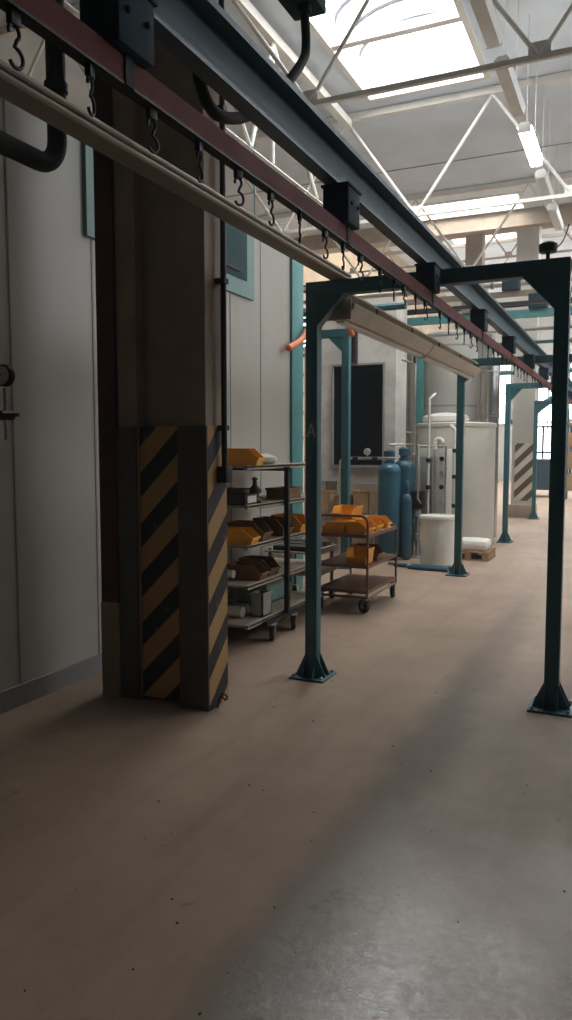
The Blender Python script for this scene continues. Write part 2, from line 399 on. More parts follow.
# ------------------------------------------------------------------ overhead conveyor
GX0, GX1, GZ = -2.035, -.43, 2.73
def gantry(y, label, letter=False, dx=0.0):
    GX0, GX1 = -2.035+dx, -.43
    t = thing('gantry_frame', label, 'gantry', ((GX0+GX1)/2, y, 0), 'teal gantry frames under the conveyor')
    for x in (GX0, GX1):
        s = 1 if x == GX0 else -1
        p = MB().box(x-.043, x+.043, y-.043, y+.043, .012, GZ, .004).build('post', M_teal, t)
        if letter and s == 1:
            l = MB(); zc = 1.735; w = .028; yy = y-.0445
            l.bar((x-w, yy, zc-.04), (x, yy, zc+.045), .002, .014, (0, 1, 0)) if False else None
            for a, bb in (((x-w, zc-.045), (x, zc+.045)), ((x+w, zc-.045), (x, zc+.045)), ((x-w*.62, zc-.014), (x+w*.62, zc-.014))):
                d = Vector((bb[0]-a[0], 0, bb[1]-a[1])).normalized(); n = Vector((-d.z, 0, d.x))*.006
                A, B = Vector((a[0], yy, a[1])), Vector((bb[0], yy, bb[1]))
                l.prism([A-n, B-n, B+n, A+n], (0, .003, 0))
            l.build('letter', M_let, p)
        bp = MB().box(x-.13, x+.13, y-.13, y+.13, 0, .014, .002).build('base_plate', M_teal, t)
        for a in range(4):
            dx, dy = (1, 0) if a == 0 else (-1, 0) if a == 1 else (0, 1) if a == 2 else (0, -1)
            px, py = -dy, dx
            A = Vector((x+dx*.043, y+dy*.043, 0)); n = Vector((px, py, 0))
            for off in (-.041, .033):
                gs = MB()
                o = A + n*off
                gs.prism([o+Vector((0, 0, .014)), o+Vector((dx*.07, dy*.07, .014)), o+Vector((0, 0, .165))], n*.008)
                gs.build('stiffener', M_teal, bp)
        for bx in (-.105, .105):
            for by in (-.105, .105): MB().lathe([(.012, 0), (.012, .012), (.006, .02)], (x+bx, y+by, .014), 8).build('bolt', M_steel, bp)
        MB().prism([(x+s*.043, y-.04, GZ-.09), (x+s*.23, y-.04, GZ-.09), (x+s*.043, y-.04, GZ-.29)], (0, .08, 0)).build('corner_gusset', M_teal, t)
    MB().box(GX0-.043, GX1+.043, y-.045, y+.045, GZ-.09, GZ+.002, .004).build('crossbeam', M_teal, t)
    return t
gantry(4.88, 'nearest-to-camera teal gantry frame, with a letter A on its post'.replace('nearest-to-camera', 'tall'), True)
gantry(9.70, 'teal gantry frame whose post stands beside the white barrel and pallet')
gantry(13.55, 'teal gantry frame standing just past the beige tank')
gantry(18.45, 'most distant teal gantry frame, beside the far striped column', dx=-.10)

bt = thing('overhead_track', 'blue grey steel I-beam track running along the top of the gantries', 'beam', (-1.255, 1, GZ))
BZ0, BZ1 = GZ+.004, GZ+.204
MB().box(-1.252, -1.24, -1.5, 30, BZ0+.014, BZ1-.022).build('web', M_blue, bt)
MB().box(-1.252, -1.184, -1.5, 30, BZ1-.022, BZ1).build('flange', M_blued, bt)
MB().box(-1.252, -1.190, -1.5, 30, BZ0, BZ0+.014).build('flange', M_blued, bt)
RX = -1.19
rr = MB()
rr.prism([(RX-.016, 0, 2.502), (RX+.016, 0, 2.502), (RX+.016, 0, 2.568), (RX-.016, 0, 2.568)], (0, 31.0, 0)).xf(Matrix.Translation((0, -1.5, 0)))
rail = tag(rr.build('conveyor_rail', M_red, loc=(RX, 1, 2.51)), 'dull red conveyor rail slung beneath the blue grey track', 'rail')
MB().box(RX-.018, RX+.018, -1.5, 29.5, 2.496, 2.502).build('running_strip', M_black, rail)

num = 'first second third fourth fifth sixth seventh eighth ninth tenth eleventh twelfth thirteenth fourteenth fifteenth sixteenth seventeenth eighteenth nineteenth twentieth twenty-first twenty-second twenty-third twenty-fourth'.split()
# hangers
H0 = None
for k, y in enumerate([1.62, 3.2, 4.72, 6.4, 8.0, 9.6, 11.2, 12.8, 14.4, 16.0]):
    lab = 'dark blue clamp block between track and red rail, %s along from the camera end' % num[k]
    if H0 is None:
        H0 = thing('rail_hanger', lab, 'hanger', (RX, y, 2.6), 'dark blue clamp blocks holding the red rail')
        MB().box(RX-.075, RX+.045, y-.075, y+.075, 2.57, 2.722, .01).build('block', M_navy, H0)
        MB().box(RX-.08, RX+.05, y-.085, y+.085, 2.722, 2.733, .003).build('flange_plate', M_navy, H0)
        for sx in (-.021, .017): MB().box(RX+sx, RX+sx+.004, y-.018, y+.018, 2.497, 2.57).build('strap', M_blk, H0)
        for dy in (-.04, .04):
            MB().lathe([(.008, 0), (.008, .006), (.004, .009)], (RX+.045, y+dy, 2.655), 8, 'X').build('bolt', M_navy, H0)
    else: dup(H0, (RX, y, 2.6), lab)
# hooks
hook_y = [1.0, 1.25, 1.49, 1.74, 1.98, 2.22, 2.46, 2.71, 2.97, 3.18, 3.41, 3.71, 3.95, 4.13, 4.38, 4.61]
y = 4.98
while y < 13.6:
    if all(abs(y-h) > .11 for h in (6.4, 8.0, 9.6, 11.2, 12.8)): hook_y.append(round(y, 2))
    y += .255
K0 = None; cnt = {}
for i, y in enumerate(hook_y):
    z = 2.496
    zone = 'from the camera end' if y < 4.8 else 'past the first gantry' if y < 9.7 else 'past the second gantry'
    cnt[zone] = cnt.get(zone, 0) + 1
    lab = 'black S-hook hanging under the red rail, %s %s' % (num[cnt[zone]-1], zone)
    if K0 is None:
        K0 = thing('hanging_hook', lab, 'hook', (RX, y, z), 'black S-hooks hanging from the red rail')
        MB().box(RX-.008, RX+.008, y-.014, y+.014, z-.028, z-.001, .002).build('trolley_eye', M_black, K0)
        up = arc((RX, y, z-.041), .015, math.radians(200), math.radians(-60), 10, 'YZ')
        lo = arc((RX, y+.004, z-.090), .020, math.radians(100), math.radians(-150), 12, 'YZ')
        MB().tube(up + lo, .0042, 7).build('hook', M_black, K0)
    else: dup(K0, (RX, y, z), lab, rz=((i*7) % 5 - 2)*.15)
# pale aluminium channel on the gantry corner
tr = thing('cable_channel', 'grey aluminium channel with two lipped rails ending at the first gantry', 'channel', (-1.83, 1, 2.73))
MB().box(-1.90, -1.80, -1.5, 4.95, 2.732, 2.78, .003).build('channel_body', M_alu, tr)
for z in (2.741, 2.771): MB().tube([(-1.795, -1.5, z), (-1.795, 4.95, z)], .011, 8).build('lip_rail', M_alul, tr)
MB().tube([(-1.85, 4.9, 2.75), (-1.85, 4.9, 2.733)], .012, 8).build('bolt', M_black, tr)
# cream light tray beyond
ct = thing('lighting_tray', 'cream enamelled tray slung between the first and second gantries', 'tray', (-1.9, 4.95, 2.5))
for a, c in ((4.99, 7.2), (7.23, 9.6)):
    t0 = MB().prism([(-2.02, a, 2.60), (-1.78, a, 2.60), (-1.78, a, 2.575), (-1.84, a, 2.50), (-1.96, a, 2.50), (-2.02, a, 2.575)], (0, c-a, 0)).build('tray_section', M_cream, ct)
    MB().box(-1.93, -1.87, a+.05, c-.05, 2.478, 2.50, .006).build('tube_cover', M_diff, t0)
MB().box(-2.0, -1.8, 4.972, 4.99, 2.49, 2.63, .004).build('end_plate', M_cream, ct)
MB().lathe([(.02, -.02), (.02, .0)], (-1.9, 4.972, 2.585), 10, 'Y').build('knob', M_black, ct)
for y in (5.6, 6.6, 7.6, 8.6, 9.4):
    for x in (-1.98, -1.82): MB().tube([(x, y, 2.598), (x, y, 2.66)], .007, 6).build('hanger_rod', M_black, ct)
MB().box(-1.99, -1.81, 4.93, 9.64, 2.66, 2.672).build('top_strip', M_cream, ct)
# black vent pipe with elbow
pp = thing('vent_pipe', 'thick black pipe with an elbow above the booth', 'pipe', (-3.25, 3.6, 3.35))
MB().tube([(-3.25, 1.0, 3.295), (-3.25, 3.0, 3.295)] + [(-3.25, 3.58+.17*math.sin(a), 3.465-.17*math.cos(a)) for a in [PI/2*k/8 for k in range(9)]] + [(-3.25, 3.75, 4.3), (-3.25, 3.75, ZC-.02)], .058, 14).build('pipe', M_blk, pp)
MB().lathe([(.07, 0), (.07, .05)], (-3.25, 3.75, 3.75), 16).build('coupling', M_blk, pp)
for z in (5.6,): MB().box(-3.36, -3.14, 3.62, 3.82, z, z+.04).build('clamp', M_black, pp)
# junction box with flexible hose
jb = thing('junction_box', 'dark blue junction box on a drop rod above the track', 'junction box', (-1.5, 3.5, 3.7))
MB().box(-1.60, -1.43, 3.36, 3.58, 3.70, 3.98, .01).build('box_body', M_navy, jb)
MB().tube([(-1.515, 3.47, 3.98), (-1.515, 3.47, ZC-.02)], .015, 8).build('drop_rod', M_black, jb)
MB().lathe([(.034, 0), (.034, .03), (.028, .05)], (-1.5, 3.47, 3.665), 12).build('cable_gland', M_black, jb)
tag(MB().tube(spline([(-1.5, 3.47, 3.69), (-1.5, 3.49, 3.53), (-1.48, 3.40, 3.41), (-1.43, 3.08, 3.15), (-1.42, 2.855, 2.977), (-1.42, 2.666, 2.866), (-1.42, 2.512, 2.814), (-1.42, 2.44, 2.818), (-1.42, 2.39, 2.85), (-1.42, 2.36, 2.92), (-1.41, 2.37, 3.05), (-1.38, 2.45, 3.10), (-1.34, 2.55, 3.0), (-1.32, 2.6, 2.93)]), .022, 10).build('flexible_hose', M_blk, loc=(-1.5, 3.4, 3.6)), 'thick black flexible hose looping from the junction box behind the track', 'hose')
# beacon on gantry corner
bc = thing('warning_beacon', 'small dark beacon with a wire on the gantry corner', 'beacon', (-.52, 4.88, 2.735))
MB().lathe([(.012, 0), (.012, .04), (.05, .045), (.055, .07), (.055, .09), (.03, .105), (.012, .11)], (-.52, 4.88, 2.733), 16).build('housing', M_black, bc)
MB().tube(spline([(-.47, 4.88, 2.80), (-.44, 4.9, 2.84), (-.42, 4.92, 2.90), (-.41, 4.92, 2.94)]), .004, 6).build('wire', M_black, bc)

# ------------------------------------------------------------------ pressure gauge by the wall
gv = thing('pressure_gauge', 'round pressure gauge with a tap on the booth wall', 'gauge', (BX, 3.35, 1.9))
MB().lathe([(.06, -.02), (.064, -.015), (.064, .018), (.058, .022)], (-3.34, 3.36, 2.03), 24, 'Y').build('gauge_case', M_black, gv)
MB().lathe([(.054, -.003), (.054, .0)], (-3.34, 3.338, 2.03), 24, 'Y').build('dial', M_face, gv)
MB().bar((-3.36, 3.334, 2.02), (-3.325, 3.334, 2.04), .004, .004).build('needle', M_black, gv)
MB().tube([(-3.34, 3.36, 1.955), (-3.34, 3.36, 1.66)], .012, 8).build('stem', M_steel, gv)
MB().tube([(-3.475, 3.36, 1.80), (-3.34, 3.36, 1.80)], .014, 8).build('wall_pipe', M_steel, gv)
MB().lathe([(.028, -.05), (.028, .05)], (-3.34, 3.36, 1.80), 12, 'Y').build('tap_body', M_black, gv)
MB().bar((-3.33, 3.33, 1.80), (-3.21, 3.33, 1.80), .014, .02).build('tap_lever', M_maroon, gv)

# ------------------------------------------------------------------ bins
def bin_mesh(L=.30, W=.21, H=.15, m=None, name='storage_bin', lab='', loc=(0, 0, 0), rz=0, group=None, tip=0):
    # open stacking bin, front scoop along +y local ... front lip lowered
    b = MB(); t = .006; l, w = L/2, W/2
    def shell(l0, w0, z0, off):
        return [(-w0+.012, -l0+.01, z0), (w0-.012, -l0+.01, z0), (w0-.012, l0-.01, z0), (-w0+.012, l0-.01, z0)]
    def prof(o):      # side outline (y,z): back high, front cut at a slope
        return [(-l+o+.012, o), (l-o-.012, o), (l-o+.004, H*.45), (l-L*.22, H), (-l+o, H)]
    P = prof(0)
    for s in (-1, 1):
        b.prism([(s*(w-.012 + .012*z/H), y, z) for y, z in P], (-s*t, 0, 0))
    b.prism([(-w+.012, P[0][0], 0), (w-.012, P[0][0], 0), (w-.012, P[1][0], 0), (-w+.012, P[1][0], 0)], (0, 0, t))
    b.prism([(-w+.012, -l+.012, 0), (w-.012, -l+.012, 0), (w, -l, H), (-w, -l, H)], (0, t, 0))
    b.prism([(-w+.012, l-.012, 0), (w-.012, l-.012, 0), (w-.006, l+.004, H*.45), (-w+.006, l+.004, H*.45)], (0, -t, 0))
    b.box(-w-.006, -w+.004, -l, l-L*.22, H-.016, H+.002); b.box(w-.004, w+.006, -l, l-L*.22, H-.016, H+.002)
    b.box(-w, w, -l-.006, -l+.004, H-.016, H+.002)
    b.box(-w+.005, w-.005, l-.002, l+.012, H*.45-.014, H*.45+.002)
    o = b.build(name, m, loc=(0, 0, 0)); o.location = loc; o.rotation_euler = (tip, 0, rz)
    return tag(o, lab, 'bin', group)

# ------------------------------------------------------------------ racks
def caster(parent, x, y, zt, r=.06, yaw=0.0):
    R = Matrix.Translation((x, y, 0)) @ Matrix.Rotation(yaw, 4, 'Z') @ Matrix.Translation((-x, -y, 0))
    f = MB(); f.box(x-.04, x+.04, y-.045, y+.045, zt-.008, zt)
    for s in (-1, 1): f.prism([(x+s*.026, y-.03, zt-.008), (x+s*.026, y+.03, zt-.008), (x+s*.026, y+.048, r-.012), (x+s*.026, y+.018, r-.012)], (s*.004, 0, 0))
    f.lathe([(.02, 0), (.02, .012)], (x, y, zt-.02), 10)
    c = f.xf(R).build('caster', M_steel, parent)
    MB().lathe([(r*.5, -.02), (r*.94, -.018), (r, -.012), (r, .012), (r*.94, .018), (r*.5, .02)], (x, y+.032, r), 20, 'X').xf(R).build('wheel', M_blk, c)
    MB().lathe([(r*.36, -.023), (r*.36, .023)], (x, y+.032, r), 12, 'X').xf(R).build('hub', M_steel, c)

def rack(y0, y1, x0, x1, yp, zs, label):
    t = thing('shelf_trolley', label, 'trolley', ((x0+x1)/2, yp, 0), 'grey shelved rack trolleys by the booth')
    for x in (x0+.03, x1-.02): MB().box(x-.02, x+.02, yp-.02, yp+.02, .16, 1.455, .003).build('upright', M_black, t)
    MB().box(x0+.01, x1, yp-.018, yp+.018, 1.42, 1.455).build('top_bar', M_black, t)
    for z in zs:
        s = MB().box(x0, x1-.045, y0, y1, z-.018, z, .002).build('shelf', M_tan2, t)
        e = MB()
        e.box(x1-.075, x1-.045, y0, y1, z-.03, z+.004)
        e.build('edge_rail', M_cream, s)
        if z < 1.4:
            for x in (x0+.03, x1-.06): MB().bar((x, yp-.45, z-.026), (x, yp+.45, z-.026), .025, .02).build('bracket', M_black, s)
    fr = MB()
    for x in (x0+.03, x1-.02): fr.box(x-.02, x+.02, y0+.25, y1-.25, .15, .182)
    fr.box(x0+.03, x1-.02, yp-.02, yp+.02, .15, .182); fr.build('base_frame', M_black, t)
    for x, ya in ((x1-.01, .35), (x0+.03, -.3)):
        for y in (y0+.36, y0+.80): caster(t, x, y, .15, .075, ya)
    return t
R1 = rack(5.29, 6.85, -3.42, -2.72, 5.98, (.20, .52, .84, 1.16, 1.475), 'grey rack trolley of five shelves beside the striped column')
R2 = rack(7.02, 7.66, -3.44, -2.90, 7.35, (.20, .53, .80), 'low rack trolley standing behind the five-shelf rack') if False else None
# low trolley with pale trays behind
lt = thing('flat_trolley', 'low pale trolley with black trays behind the gantry post', 'trolley', (-3.15, 7.2, 0))
for z in (.36, .58):
    s = MB().box(-3.42, -2.93, 6.92, 7.64, z-.02, z, .002).build('deck', M_cream, lt)
    MB().box(-2.93, -2.91, 6.92, 7.64, z-.05, z+.005).build('edge_rail', M_cream, s)
for x in (-3.38, -2.95):
    for y in (6.96, 7.6): MB().box(x-.015, x+.015, y-.015, y+.015, .12, .60).build('leg', M_grey, lt); caster(lt, x, y-.02, .12, .05)
for k, (y, z) in enumerate(((7.05, .58), (7.30, .58), (7.53, .58))):
    tag(MB().box(-3.35, -2.96, y-.09, y+.09, z+.001, z+.05, .008).build('flat_tray', M_dkb, loc=(-3.15, y, z+.001)), 'flat black tray on the low pale trolley, %s from the camera' % num[k], 'tray', 'flat black trays')

# rack contents : sides facing +x are what we see
bin_mesh(.34, .26, .135, M_yel, lab='yellow bin on the top shelf of the rack beside the white sack', loc=(-2.93, 5.48, 1.476), rz=-PI/2+.25)
sk = MB().lathe([(.02, 0), (.10, .004), (.135, .03), (.13, .062), (.08, .085), (.02, .09)], (0, 0, 0), 20).xf(Matrix.Diagonal((1, 1.15, 1, 1))).build('small_sack', M_sack, loc=(0, 0, 0)); sk.location = (-2.90, 5.80, 1.476)
tag(sk, 'small white sack lying on the top shelf beside a yellow bin', 'sack')
tag(MB().box(-3.06, -2.96, 5.98, 6.08, 1.476, 1.57, .004).build('small_carton', M_sack, loc=(-3.0, 6.03, 1.476)), 'small white carton behind the sack on the top shelf', 'carton')
def crate(x0, x1, y0, y1, z, h, m, lab, inner=None, name='crate'):
    b = MB(); t = .012
    b.box(x0, x1, y0, y1, z, z+t); b.box(x0, x0+t, y0, y1, z, z+h); b.box(x1-t, x1, y0, y1, z, z+h); b.box(x0, x1, y0, y0+t, z, z+h); b.box(x0, x1, y1-t, y1, z, z+h)
    b.box(x0-.008, x1+.008, y0-.008, y0+.004, z+h-.02, z+h); b.box(x0-.008, x1+.008, y1-.004, y1+.008, z+h-.02, z+h)
    b.box(x1-.004, x1+.008, y0, y1, z+h-.02, z+h)
    return tag(b.build(name, m, loc=((x0+x1)/2, (y0+y1)/2, z)), lab, 'crate')
c = crate(-3.25, -2.80, 5.31, 5.52, 1.162, .085, M_dkb, 'low black crate with a white end label on the second shelf')
MB().box(-2.797, -2.789, 5.34, 5.49, 1.18, 1.235).build('end_label', M_sack, c)
crate(-3.28, -2.95, 5.56, 5.85, 1.162, .11, M_brn, 'brown crate behind the low black crate on the second shelf')
crate(-3.0, -2.80, 6.10, 6.42, 1.162, .10, M_brn, 'brown crate past the upright on the second shelf')
vb = thing('valve_body', 'dark cast valve part standing on the second shelf', 'valve', (-2.9, 5.66, 1.272))
vb.location = (-2.86, 5.60, 1.162); ORG[vb.name] = (-2.86, 5.60, 1.162)
MB().lathe([(.05, 0), (.055, .02), (.03, .05), (.045, .09), (.045, .12), (.02, .15), (.018, .19), (.03, .2), (.01, .215)], (-2.86, 5.60, 1.162), 16).build('casting', M_dkb, vb)
MB().tube([(-2.86, 5.56, 1.28), (-2.86, 5.69, 1.26)], .02, 8).build('side_port', M_dkb, vb)
bin_mesh(.30, .20, .12, M_yel, lab='yellow bin at the front of the third shelf of the rack', loc=(-2.92, 5.42, .842), rz=-PI/2+.15)
bin_mesh(.32, .22, .15, M_brn, lab='brown bin on the third shelf next to the yellow bin', loc=(-2.96, 5.70, .842), rz=-PI/2+.1)
bin_mesh(.30, .2, .15, M_brn, lab='brown bin against the upright on the third shelf', loc=(-2.94, 6.12, .842), rz=-PI/2-.05)
bin_mesh(.30, .22, .15, M_yel, lab='yellow bin past the upright on the third shelf', loc=(-2.94, 6.50, .842), rz=-PI/2)
tag(MB().tube([(-3.38, 5.45, .58), (-2.98, 5.45, .58)], .035, 14).build('cardboard_tube', M_sack, loc=(-3.2, 5.45, .545)), 'white tube lying on the fourth shelf', 'tube')
bin_mesh(.30, .2, .125, M_brn, lab='brown bin at the front of the fourth shelf', loc=(-2.94, 5.62, .522), rz=-PI/2+.1)
bin_mesh(.30, .2, .14, M_brn, lab='brown bin beside the upright on the fourth shelf', loc=(-2.96, 5.88, .522), rz=-PI/2)
tag(MB().tube([(-3.38, 5.55, .245), (-2.95, 5.55, .245)], .045, 14).build('cardboard_tube', M_sack, loc=(-3.2, 5.55, .2)), 'fat white tube lying on the bottom shelf', 'tube')
crate(-2.92, -2.80, 5.62, 5.80, .202, .2, M_box, 'tall grey box on the bottom shelf of the rack')
crate(-3.3, -3.0, 6.1, 6.5, .202, .22, M_tealw, 'pale teal crate past the upright on the bottom shelf')

# ------------------------------------------------------------------ tubular trolley
TX0, TX1, TY0, TY1 = -2.86, -2.34, 6.98, 7.95
tt = thing('tube_trolley', 'brown tubular three-shelf trolley loaded with yellow bins', 'trolley', ((TX0+TX1)/2, (TY0+TY1)/2, 0))
for yy, HZ in ((TY0, .96), (TY1, .80)):
    r = .07
    pts = [(TX0, yy, .155)] + [(TX0, yy, HZ-r)] + [(TX0+r-r*math.cos(a), yy, HZ-r+r*math.sin(a)) for a in [PI/2*k/6 for k in range(1, 7)]]
    pts += [(TX1-r+r*math.sin(a), yy, HZ-r+r*math.cos(a)) for a in [PI/2*k/6 for k in range(0, 7)]] + [(TX1, yy, .155)]
    MB().tube(pts, .0125, 10).build('end_hoop', M_rust, tt)
for z in (.225, .475, .775):
    s = MB().box(TX0+.005, TX1-.005, TY0+.01, TY1-.01, z-.022, z, .003).build('shelf', M_rust if z < .7 else M_tan2, tt)
    e = MB(); e.box(TX0-.004, TX1+.004, TY0-.006, TY0+.01, z-.028, z+.004); e.box(TX1-.008, TX1+.008, TY0, TY1, z-.028, z+.004); e.box(TX0-.008, TX0+.008, TY0, TY1, z-.028, z+.004)
    e.build('shelf_rim', M_rust, s)
bf = MB()
for x in (TX0, TX1): bf.tube([(x, TY0, .16), (x, TY1, .16)], .0125, 8)
for yy in (TY0, TY1): bf.tube([(TX0, yy, .16), (TX1, yy, .16)], .0125, 8)
bf.build('base_frame', M_rust, tt)
for x, yy, a in ((TX0+.02, TY0+.02, .6), (TX1-.02, TY0+.02, 1.0), (TX0+.02, TY1-.06, .2), (TX1-.02, TY1-.06, .1)): caster(tt, x, yy, .15, .068, a)
G = 'yellow bins on the brown trolley'
bin_mesh(.245, .22, .115, M_yel, lab='yellow bin at the front of the brown trolley beside the gantry post', loc=(-2.725, 7.14, .776), rz=PI/2+.1, group=G)
bin_mesh(.23, .22, .12, M_yel, lab='yellow bin at the front corner of the brown trolley', loc=(-2.475, 7.15, .776), rz=-PI/2-.12, group=G)
bin_mesh(.23, .22, .12, M_yel, lab='yellow bin second from the front on the brown trolley', loc=(-2.48, 7.44, .776), rz=-PI/2, group=G)
bin_mesh(.26, .2, .12, M_yel, lab='yellow bin at the far end of the brown trolley', loc=(-2.49, 7.74, .776), rz=-PI/2+.05, group=G)
bin_mesh(.23, .22, .115, M_yel, lab='yellow bin hidden at the back under the raised bin', loc=(-2.73, 7.50, .776), rz=PI/2, group=G)
bin_mesh(.28, .24, .12, M_yel, lab='raised yellow bin stacked on top of another on the trolley', loc=(-2.72, 7.44, .898), rz=PI-.05, group=G)
bin_mesh(.24, .22, .15, M_yel, lab='yellow bin on the middle shelf of the brown trolley', loc=(-2.48, 7.16, .476), rz=PI, group=G)
bin_mesh(.28, .22, .14, M_brn, lab='brown bin on the middle shelf behind the yellow one', loc=(-2.50, 7.47, .476), rz=-PI/2)

# ------------------------------------------------------------------ mid-ground plant
sf = thing('pipe_stand', 'slim teal frame with a single corner gusset before the block oven', 'frame', (-3.55, 9.64, 0))
MB().box(-3.60, -3.50, 9.59, 9.69, 0, 3.2, .003).build('post', M_teal, sf)
MB().box(-4.95, -4.85, 9.59, 9.69, 0, 3.2, .003).build('post', M_teal, sf)
MB().box(-4.95, -3.5, 9.588, 9.692, 3.1, 3.2).build('crossbeam', M_teal, sf)
MB().prism([(-3.6, 9.6, 3.1), (-3.8, 9.6, 3.1), (-3.6, 9.6, 2.9)], (0, .08, 0)).build('corner_gusset', M_teal, sf)
MB().box(-3.64, -3.46, 9.55, 9.73, 0, .012).build('base_plate', M_teal, sf)
tag(MB().tube([(-5.3, 10.2, 3.55), (-2.9, 10.2, 3.55)], .05, 8, sm=False).tube([(-5.2, 10.2, 3.6), (-5.2, 10.2, ZC-.01)], .01, 6).build('teal_pipe', M_teal, loc=(-4, 10.2, 3.5)), 'short dark teal pipe running above the slim teal frame', 'pipe')
tag(MB().tube(spline([(-3.4, 7.45, 2.68), (-3.4, 7.79, 2.808), (-3.4, 8.04, 2.997), (-3.4, 8.34, 3.155), (-3.4, 8.66, 3.24), (-3.4, 9.0, 3.246), (-3.4, 9.25, 3.198), (-3.42, 9.5, 3.10)]), .035, 10).build('orange_hose', M_orange, loc=(-3.7, 9, 3)), 'orange hose arching over the slim teal frame', 'hose')
# block oven with doorway
OY = 11.5
ov = thing('block_oven', 'whitewashed block oven with a dark doorway on legs', 'oven', (-4.1, 12.3, 0))
b = MB()
X0, X1, D0, D1, Z0, Z1, DZ0, DZ1 = -4.75, -3.42, -4.45, -3.62, 1.10, 3.95, 1.36, 2.93
b.box(X0, D0, OY, OY+.6, Z0, Z1); b.box(D1, X1, OY, OY+.6, Z0, Z1); b.box(D0, D1, OY, OY+.6, DZ1, Z1); b.box(D0, D1, OY, OY+.6, Z0, DZ0)
b.build('shell', M_oven, ov)
MB().box(D0, D1, OY+.56, OY+.6, DZ0, DZ1).build('inner_wall', M_dark, ov)
li = MB(); li.box(D0, D0+.01, OY+.02, OY+.56, DZ0, DZ1); li.box(D1-.01, D1, OY+.02, OY+.56, DZ0, DZ1); li.box(D0, D1, OY+.02, OY+.56, DZ1-.01, DZ1); li.box(D0, D1, OY+.02, OY+.56, DZ0, DZ0+.01)  # doorway's shade put into near-black sheets, the recess being shallow
li.build('shade_lining', M_dark, ov)
fr = MB(); fr.box(D0-.03, D0, OY-.03, OY+.02, DZ0-.03, DZ1+.03); fr.box(D1, D1+.03, OY-.03, OY+.02, DZ0-.03, DZ1+.03); fr.box(D0, D1, OY-.03, OY+.02, DZ1, DZ1+.03); fr.box(D0, D1, OY-.06, OY+.02, DZ0-.04, DZ0)
fr.build('door_frame', M_grey, ov)
for x in (X0+.1, X1-.1):
    for y in (OY+.1, OY+.5): MB().box(x-.06, x+.06, y-.06, y+.06, 0, Z0).build('leg', M_steel, ov)
MB().tube([(-4.08, OY-.05, DZ1+.04), (-4.08, OY-.05, 3.95)], .05, 10).build('flue', M_black, ov)
tag(MB().box(-4.6, -3.6, 13.0, 13.3, 0, 1.0, .01).build('control_cabinet', M_pale, loc=(-4.1, 13.1, 0)), 'low pale cabinet under the block oven', 'cabinet')
for k, (x, h, m_) in enumerate(((-4.45, .34, M_card), (-4.1, .28, M_wood), (-3.8, .36, M_card))):
    crate(x-.13, x+.13, 11.0, 11.3, .62, h, m_, ['brown carton under the oven near the stand', 'wooden crate under the oven between two cartons', 'brown carton under the oven beside the blue vessels'][k])
tb = thing('work_bench', 'low grey bench under the oven doorway', 'bench', (-4.1, 11.15, 0))
MB().box(-4.7, -3.6, 10.95, 11.38, .58, .618).build('bench_top', M_grey, tb)
for x in (-4.65, -3.65):
    for y in (11.0, 11.33): MB().box(x-.025, x+.025, y-.025, y+.025, 0, .58).build('leg', M_grey, tb)
# stacked pipes beside the oven
for k, (x, m_, r) in enumerate(((-5.02, M_cream, .04), (-4.90, M_white, .03), (-5.16, M_steel, .05))):
    p = thing('riser_pipe', ['cream riser pipe between booth corner and oven', 'thin white riser pipe beside the oven wall', 'fat steel riser pipe behind the teal corner post'][k], 'pipe', (x, 11.2, 0))
    MB().tube([(x, 11.2, 0), (x, 11.2, 4.2)], r, 10).build('pipe', m_, p)
    for z in (.8, 1.3, 1.7, 2.1, 2.4, 2.7, 3.1): MB().lathe([(r+.025, 0), (r+.025, .05)], (x, 11.2, z + .07*k), 10).build('flange', M_black if k else M_steel, p)

def vessel(x, y, r, h, m, lab):
    t = thing('filter_vessel', lab, 'vessel', (x, y, 0), 'blue filter vessels')
    pr = [(r*.55, 0), (r*.9, .03), (r, .1)] + [(r, h-.16)] + [(r*math.cos(a), h-.16+.12*math.sin(a)) for a in [PI/2*k/6 for k in range(1, 6)]] + [(.03, h-.04)]
    MB().lathe(pr, (x, y, 0), 24).build('body', m, t)
    MB().lathe([(r*.5, -.02), (r*.5, .03), (r*.36, .035), (r*.36, .07), (r*.52, .075), (r*.52, .17), (r*.3, .19)], (x, y, h-.05), 14).build('valve_head', M_cyl2, t)
    MB().lathe([(r+.004, 0), (r+.004, .02)], (x, y, h-.19), 24).build('band', M_cyl2, t)
    return t
vessel(-3.265, 10.70, .165, 1.46, M_cyl, 'tall blue filter vessel under the pressure gauge')
vessel(-3.15, 11.07, .16, 1.50, M_cyl2, 'deep blue filter vessel directly behind the gauge vessel')
vessel(-3.015, 10.76, .075, 1.02, M_cyl, 'slim short blue vessel in front of the pipe cabinet')
mf = thing('manifold_pipe', 'pale pipe with a small pressure gauge over the blue vessels', 'pipe', (-3.5, 10.55, 1.4))
MB().tube([(-3.93, 10.46, 0), (-3.93, 10.46, 1.44), (-3.90, 10.46, 1.48), (-3.1, 10.46, 1.48)], .022, 10).build('pipe', M_steel, mf)
MB().lathe([(.048, -.015), (.05, .015)], (-3.52, 10.44, 1.575), 18, 'Y').build('gauge', M_face, mf)
MB().tube([(-3.52, 10.46, 1.48), (-3.52, 10.46, 1.55)], .01, 8).build('gauge_stem', M_steel, mf)
for x in (-3.7, -3.4): MB().lathe([(.035, -.04), (.035, .04)], (x, 10.46, 1.48), 10, 'X').build('coupling', M_black, mf)
PCY = 11.25
pc = thing('pump_cabinet', 'pale control cabinet covered in pipework behind the barrel', 'cabinet', (-2.78, 11.25, 0))
MB().box(-2.98, -2.56, 11.25, 11.65, .05, 1.62, .008).build('housing', M_pale, pc)
MB().box(-2.94, -2.76, 11.235, 11.25, .6, 1.5, .004).build('door', M_grey, pc)
